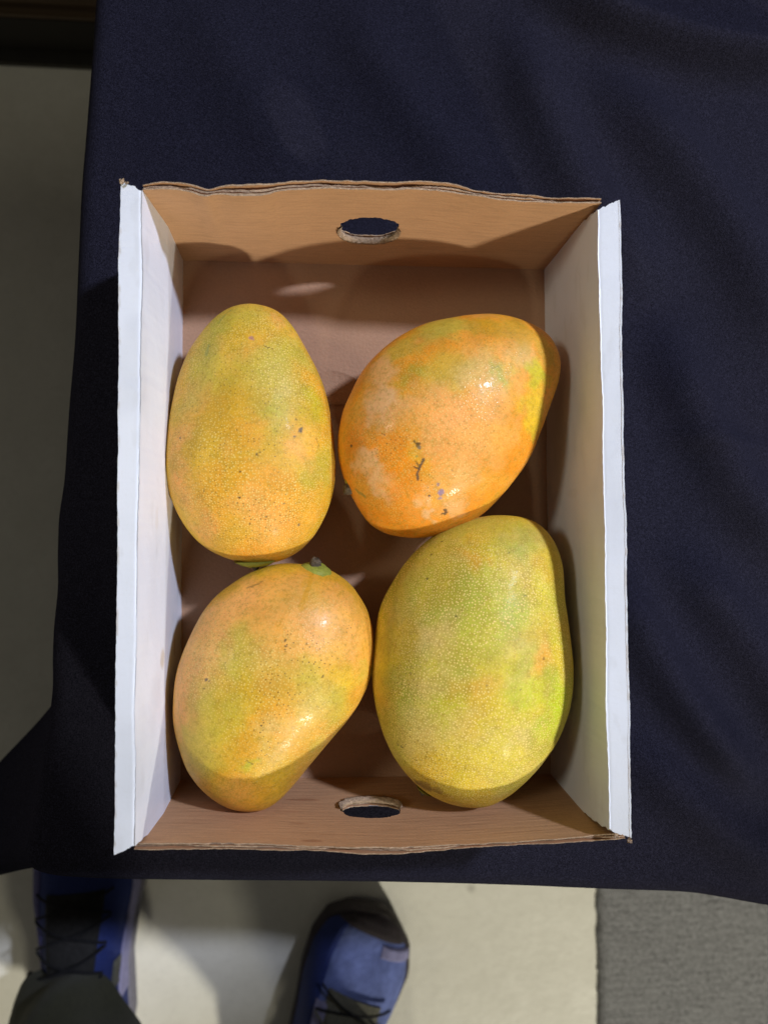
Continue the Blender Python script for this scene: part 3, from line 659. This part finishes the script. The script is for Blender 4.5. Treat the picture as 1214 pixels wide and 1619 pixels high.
m3, s3, _ = mango(o3, .0415, 'ypok', [
    (300, 1060, 70, 'P', .6), (310, 1060, 70, 'p', .7), (290, 1130, 50, 'p', .8), (420, 980, 70, 'p', .7), (480, 1010, 60, 'p', .6), (370, 960, 50, 'p', .8), (340, 990, 50, 'p', .95), (400, 930, 50, 'p', .9), (470, 920, 45, 'p', .8), (540, 950, 45, 'p', .85), (560, 1020, 40, 'p', .75), (500, 990, 40, 'p', .7), (575, 1070, 25, 'g', .6), (380, 1030, 40, 'g', .7), (365, 1060, 35, 'g', .7), (340, 1130, 45, 'g', .8), (320, 1180, 45, 'g', .75), (430, 1060, 40, 'w', .5),
    (440, 1090, 50, 'k', .8), (430, 1130, 40, 'o', .5), (490, 1060, 30, 'g', .6), (500, 1110, 45, 'g', .7), (470, 1160, 45, 'y', .7), (530, 1130, 35, 'G', .5), (420, 1150, 30, 'w', .6), (387, 1207, 20, 'L', .9), (388, 1200, 12, 'G', .6), (430, 1210, 45, 'y', .7), (400, 1260, 50, 'o', .55), (370, 1255, 40, 'p', .5), (445, 1000, 16, 'o', .6), (480, 960, 25, 'p', .6), (455, 945, 20, 'o', .4), (300, 1210, 30, 'g', .5), (500, 1180, 25, 'g', .6), (500, 900, 16, 'G', .8)],
    [(326, 1074, 2.6, GY, .85), (331, 1077, 2, GY, .8), (323, 1088, 1.8, DK, .8), (452, 1013, 2, DK, .9), (453, 1021, 1.8, DK, .9), (450, 1027, 1.4, DK, .9), (510, 1070, 2, DK, .9), (485, 1018, 1.6, BR, .8), (413, 1147, 1.6, DK, .9), (417, 1150, 1.5, DK, .8), (415, 1155, 1.4, DK, .8)],
    'peach and yellow mango with a stem stub on top, lower left in the box', seed=37, gloss=.46, coat=.07, dots=.66, specks=.35, strokes=[([(390, 930), (402, 925), (418, 918)], 1.4, (.16, .09, .03), .75), ([(493, 905), (488, 930), (482, 945), (476, 962)], 4.5, (.66, .32, .02), .75), ([(484, 916), (478, 926)], 4, (.66, .32, .02), .5), ([(376, 940), (382, 930)], 3, (.66, .34, .05), .5), ([(395, 1016), (420, 1012), (446, 1014)], .9, (.5, .25, .05), .6), ([(390, 1203), (396, 1206), (401, 1209)], 1.1, BR, .7), ([(520, 1139), (532, 1134)], 1.1, (.35, .25, .08), .5)],
    speckpatch=[(556, 995, 18, .95), (500, 1040, 40, .9), (455, 1015, 18, .9), (415, 1150, 20, .9), (440, 1090, 55, .8), (420, 1180, 30, .7)])
pS = at(498, 893, z=.046)
stem(m3, pS, (.1, .9, .35), .0030, .0040, 6)

m4, s4, _ = mango(o4, .0440, 'gyYw', [
    (790, 830, 40, 'g', .8), (745, 880, 28, 'o', .6), (760, 850, 25, 'y', .6), (830, 860, 40, 'G', .55), (870, 900, 35, 'k', .6), (670, 900, 40, 'g', .6), (660, 930, 40, 'G', .45), (645, 960, 30, 'e', .3), (720, 950, 60, 'G', .5), (810, 955, 40, 'G', .6), (795, 920, 40, 'g', .7), (705, 1005, 34, 'P', .38), (690, 1020, 30, 'w', .5), (650, 1010, 40, 'y', .5), (620, 1040, 40, 'Y', .6),
    (770, 1020, 45, 'g', .7), (850, 1000, 30, 'y', .6), (865, 1040, 30, 'p', .5), (860, 1060, 20, 'o', .5), (885, 1110, 44, 'L', .95), (878, 1150, 34, 'L', .7), (885, 1000, 30, 'L', .5), (830, 1100, 40, 'L', .45), (780, 960, 70, 'L', .35), (870, 1080, 25, 'G', .5), (885, 980, 25, 'k', .5), (690, 1090, 36, 'w', .6), (650, 1100, 26, 'G', .6), (640, 1130, 30, 'G', .6), (605, 1090, 35, 'k', .6), (620, 1060, 20, 'e', .35), (700, 1130, 40, 'L', .5), (750, 1110, 40, 'o', .45), (740, 1150, 40, 'y', .5), (660, 1160, 45, 'w', .55), (780, 1130, 40, 'Y', .6), (720, 1170, 40, 'w', .5), (830, 1170, 30, 'w', .6), (850, 1130, 20, 'Y', .5), (800, 1200, 45, 'Y', .85), (740, 1215, 50, 'Y', .8), (680, 1210, 35, 'y', .6), (670, 1245, 20, 'b', .7), (760, 1255, 40, 'k', .5)],
    [(698, 856, 2.4, DK, .9), (681, 878, 2.2, DK, .9), (675, 915, 2.4, DK, .9), (803, 874, 1.6, DK, .8), (831, 942, 1.8, DK, .8), (720, 975, 2, DK, .8), (861, 1040, 2.4, BR, .8), (768, 1084, 1.6, DK, .8), (822, 1090, 1.6, DK, .8), (651, 1122, 1.6, DK, .8), (628, 1178, 2.6, DK, .9), (634, 1181, 2, DK, .9), (857, 933, 1.5, DK, .7), (885, 955, 2, BR, .6), (650, 1066, 1.8, BR, .7), (672, 1243, 13, (.20, .11, .03), .75), (692, 1250, 9, (.20, .11, .03), .6), (660, 1238, 6, (.12, .07, .03), .6)],
    'large green and yellow dotted mango, lower right in the box', seed=53, sharp=.2, pa=1.0, gloss=.56, kthick=.77, dots=.95, specks=.3, speckpatch=[(640, 1080, 50, .8), (640, 1180, 50, .95), (690, 1215, 50, .9), (615, 1130, 40, .8)])
pS = at(668, 1251, z=.036)
stem(m4, pS, (-.5, -.8, -.2), .0018, .002, 7)

# ------------------------------------------------------------------ the photographer's legs and shoes
person = tag(empty('person', (*at(300, 1700, z=FZ)[:2], FZ)), 'person in olive trousers and blue shoes standing at the edge of the table', 'person')
PB = np.array(person.location)
MBL = m_plain('blue_shoe_fabric', (.17, .22, .52), .85, .2, .5, 60, .6, .0012)
MBD = m_plain('shaded_blue_shoe_fabric', (.020, .035, .16), .7, .25, .3, 300, .5, .0008)  # the shoe blue darkened, shade painted into the colour
MLV = m_plain('lavender_shoe_trim', (.30, .29, .48), .75, .2, .4, 90, .4, .0008)
MSO = m_plain('shoe_rubber', (.21, .20, .24), .7, .3, .35, 150, .4, .001)
MTO = m_plain('dark_toe_rubber', (.045, .035, .04), .7, .3, .4, 200, .5, .001)
MTG = m_plain('grey_shoe_tongue', (.16, .155, .12), .85, .2, .4, 260, .6, .001)
MLA = m_plain('black_shoelace', (.014, .014, .016), .8, .2, .3, 500, .6, .0006)
MOR = m_plain('orange_pull_tab', (.55, .22, .03), .7, .2, .3, 260, .4, .0006)
MTR = m_plain('olive_trouser_cloth', (.052, .052, .030), .9, .15, .35, 220, .6, .0012, .1)

def shoe(toe, heel_dir, mirror, dark):
    """built in its own frame: y from heel (0) to toe (L); mirror=-1 for the left foot"""
    L, n = .310, 60
    d = np.array(heel_dir, float); d /= np.linalg.norm(d)          # direction heel -> toe
    r = np.array([d[1], -d[0]])
    org = np.array(toe) - d * L
    yk = 1.033 * np.array([0, .02, .07, .13, .17, .21, .245, .275, .292, .30])
    wl = np.array([.004, .027, .037, .036, .041, .049, .049, .038, .021, .003]); wr = np.array([.004, .027, .036, .036, .043, .052, .055, .050, .034, .004])
    lat, med = wl * 1.16, wr * 1.16
    hk = np.array([.060, .085, .102, .108, .098, .080, .066, .056, .046, .032])
    def prof(y): 
        return np.interp(y, yk, lat), np.interp(y, yk, med), np.interp(y, yk, hk)
    def pt(u, v, off=0.0):
        """u 0..1 along the shoe, v -1..1 across the upper, from one side of the sole to the other"""
        y = L * (1 - math.cos(math.pi * u)) / 2; a, b, h = prof(y); b0 = .024
        an = (v + 1) / 2 * math.pi; cx_ = -math.cos(an)
        wdt = (b if cx_ > 0 else a) * .93
        sx = math.copysign(abs(cx_) ** .8, cx_) * (wdt + off); sz = b0 + (h - b0 + off) * abs(math.sin(an)) ** .85
        x = sx * (1 if mirror > 0 else -1)
        p2 = org + d * (y + off * (1 if u > .9 else 0)) + r * x
        return (p2[0] - PB[0], p2[1] - PB[1], sz)
    part = empty('shoe'); part.parent = person
    def patch(name, u0, u1, v0, v1, mat, off, nu=34, nv=26, curve=0, thick=.0016):
        G = np.zeros((nu, nv, 3)); O = np.zeros((nu, nv, 3))
        for i, a in enumerate(np.linspace(0, 1, nu)):
            for j, b in enumerate(np.linspace(0, 1, nv)):
                v = v0 + (v1 - v0) * b; u = u0 + (u1 - u0) * a + curve * (v * v)
                u = min(max(u, .002), .998)
                ed = min(1, 6 * min(a, 1 - a, b, 1 - b) + .35)
                G[i, j] = pt(u, v, off * ed); O[i, j] = pt(u, v, off * ed - thick)
        if mirror > 0: G, O = G[::-1], O[::-1]
        return shell(name, G, O, mat, part)
    # sole with a rim that stands out a little
    rows = []
    for z, k in ((0, .96), (.004, 1.0), (.020, 1.02), (.027, .99), (.029, .93)):
        ring = []
        for y in L * (1 - np.cos(np.linspace(0, math.pi, n))) / 2:
            a, b, h = prof(y); ring.append((-a * k, y))
        for y in (L * (1 - np.cos(np.linspace(0, math.pi, n))) / 2)[::-1]:
            a, b, h = prof(y); ring.append((b * k, y))
        rows.append([(*(org + d * y + r * x * (1 if mirror > 0 else -1) - PB[:2]), z + .002 + .010 * max(0, (y - .24) / .06) ** 2) for x, y in ring])
    R_ = np.array(rows); m = R_.shape[1]
    F = [tuple(f) for f in grid_faces(5, m, True).tolist()] + [tuple(range(m))[::-1], tuple(range(4 * m, 5 * m))]
    mesh_obj('sole', R_.reshape(-1, 3), F, MSO if dark else MTO, part)
    patch('upper', 0, 1, -1, 1, MBL if not dark else MBD, 0, 70, 60)  # left shoe takes the darker blue: its shadow is put into the colour
    if not dark:
        patch('toe_cap', .83, .995, -1, 1, MTO, .0022, 20, 50)
        patch('side_panel', .30, .86, .42, 1.0, MBD, .0018)  # shade on this side of the shoe, painted as a darker blue panel
        pass
        patch('overlay', .775, .815, -.98, -.1, MLV, .0030, 14, 30, .0)
        patch('overlay', .50, .62, -.46, -.30, MLV, .0034, 14, 10)
        patch('overlay', .50, .625, .30, .46, MLV, .0034, 14, 10)
        patch('overlay', .60, .64, -.42, .42, MLV, .0036, 10, 26, -.10)
    else:
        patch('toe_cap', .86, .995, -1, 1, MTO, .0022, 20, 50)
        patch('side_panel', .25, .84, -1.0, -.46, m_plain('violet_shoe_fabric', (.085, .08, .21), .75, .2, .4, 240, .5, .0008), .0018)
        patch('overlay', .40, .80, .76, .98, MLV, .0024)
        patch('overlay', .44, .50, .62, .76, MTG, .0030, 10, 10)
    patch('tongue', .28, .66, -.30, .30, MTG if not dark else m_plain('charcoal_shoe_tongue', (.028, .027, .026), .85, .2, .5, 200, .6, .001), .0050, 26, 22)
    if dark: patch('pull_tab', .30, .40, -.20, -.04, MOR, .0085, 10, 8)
    for k in range(6):                                             # criss-cross laces
        ua = .34 + .055 * k
        for sg in (-1, 1):
            pts = [pt(ua + .05 * t, sg * (-.38 + .76 * t), .0078 + .003 * math.sin(math.pi * t)) for t in np.linspace(0, 1, 9)]
            V, F = tube(pts, .0014, 8); mesh_obj('lace', V, F, MLA if dark or k % 2 else MTG, part)
    lp = [pt(.34, -.38, .008), pt(.36, -.60, .010), pt(.40, -.80, .014), pt(.44, -.95, .020), pt(.44, -1.0, .030), pt(.39, -.97, .030), pt(.35, -.85, .022), pt(.33, -.6, .012), pt(.335, -.3, .010)]
    V, F = tube(catmull(lp, 6), .0017, 8); mesh_obj('lace', V, F, MLA, part)
    return part
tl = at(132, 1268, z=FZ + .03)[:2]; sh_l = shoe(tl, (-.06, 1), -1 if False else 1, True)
sh_l['label'] = 'blue shoe coloured as if in shade, half under the trouser cuff'
tr = at(606, 1438, z=FZ + .03)[:2]; sh_r = shoe(tr, (.44, 1), -1, False)
sh_r['label'] = 'bright blue shoe with lavender trim'
def trouser_leg(cx_, cy_, r, lean, seed):
    n, m = 90, 64; V = np.zeros((n, m, 3)); th = np.linspace(0, 2 * np.pi, m, endpoint=False)
    for i in range(n):
        t = i / (n - 1); z = .095 + t * .72
        rad = r * (1.0 + .05 * math.sin(t * 9 + seed) - .10 * sstep(0, .2, np.array(t)) + .35 * t)
        ctr = np.array([cx_ + lean[0] * t, cy_ + lean[1] * t])
        fold = .007 * np.sin(th * 3 + t * 14 + seed) * math.exp(-t * 3) + .005 * np.sin(th * 5 - t * 31 + seed * 2) * math.exp(-t * 2)
        V[i, :, 0] = ctr[0] + (rad * .95 + fold) * np.cos(th); V[i, :, 1] = ctr[1] + (rad * 1.12 + fold) * np.sin(th); V[i, :, 2] = z + .012 * np.sin(th + 2.2) * (1 - t)
    V[..., :2] -= PB[:2]
    N = V - V.mean(1, keepdims=True); N[..., 2] = 0; N /= np.linalg.norm(N, axis=-1)[..., None]
    V2 = np.concatenate([V, V[:, :1]], 1); N2 = np.concatenate([N, N[:, :1]], 1)
    o = shell('trouser_leg', V2, V2 - N2 * .002, MTR, person)
    return o
cl_ = at(113, 1543, z=FZ + .11)[:2]; trouser_leg(cl_[0], cl_[1] - .076, .065, (.06, -.03), 1)
ank = np.array(tr) - np.array([.44, 1]) / np.hypot(.44, 1) * .225; ank[0] += .075
trouser_leg(ank[0], ank[1] - .03, .072, (-.03, -.03), 4)

# seat of the trousers, joining both legs up to the belt (outside the picture, it shades the floor on the left)
n, m = 40, 72; V = np.zeros((n, m, 3)); th = np.linspace(0, 2 * np.pi, m)
hx = (cl_[0] + .06 + ank[0] - .03) / 2; hy = (cl_[1] - .112 + ank[1] - .06) / 2
for i in range(n):
    t_ = i / (n - 1); a_ = .10 + .15 * math.sin(min(1, t_ * 2.2) * math.pi / 2) - .06 * t_ * t_; b_ = .07 + .06 * math.sin(min(1, t_ * 2.0) * math.pi / 2) - .02 * t_
    V[i, :, 0] = hx + a_ * np.cos(th); V[i, :, 1] = hy + b_ * np.sin(th) + .004 * np.sin(th * 6 + t_ * 9); V[i, :, 2] = .60 + .34 * t_
V[..., :2] -= PB[:2]
N = V - V.mean(1, keepdims=True); N[..., 2] = 0; N /= np.linalg.norm(N, axis=-1)[..., None]
shell('trouser_seat', V, V - N * .002, MTR, person)
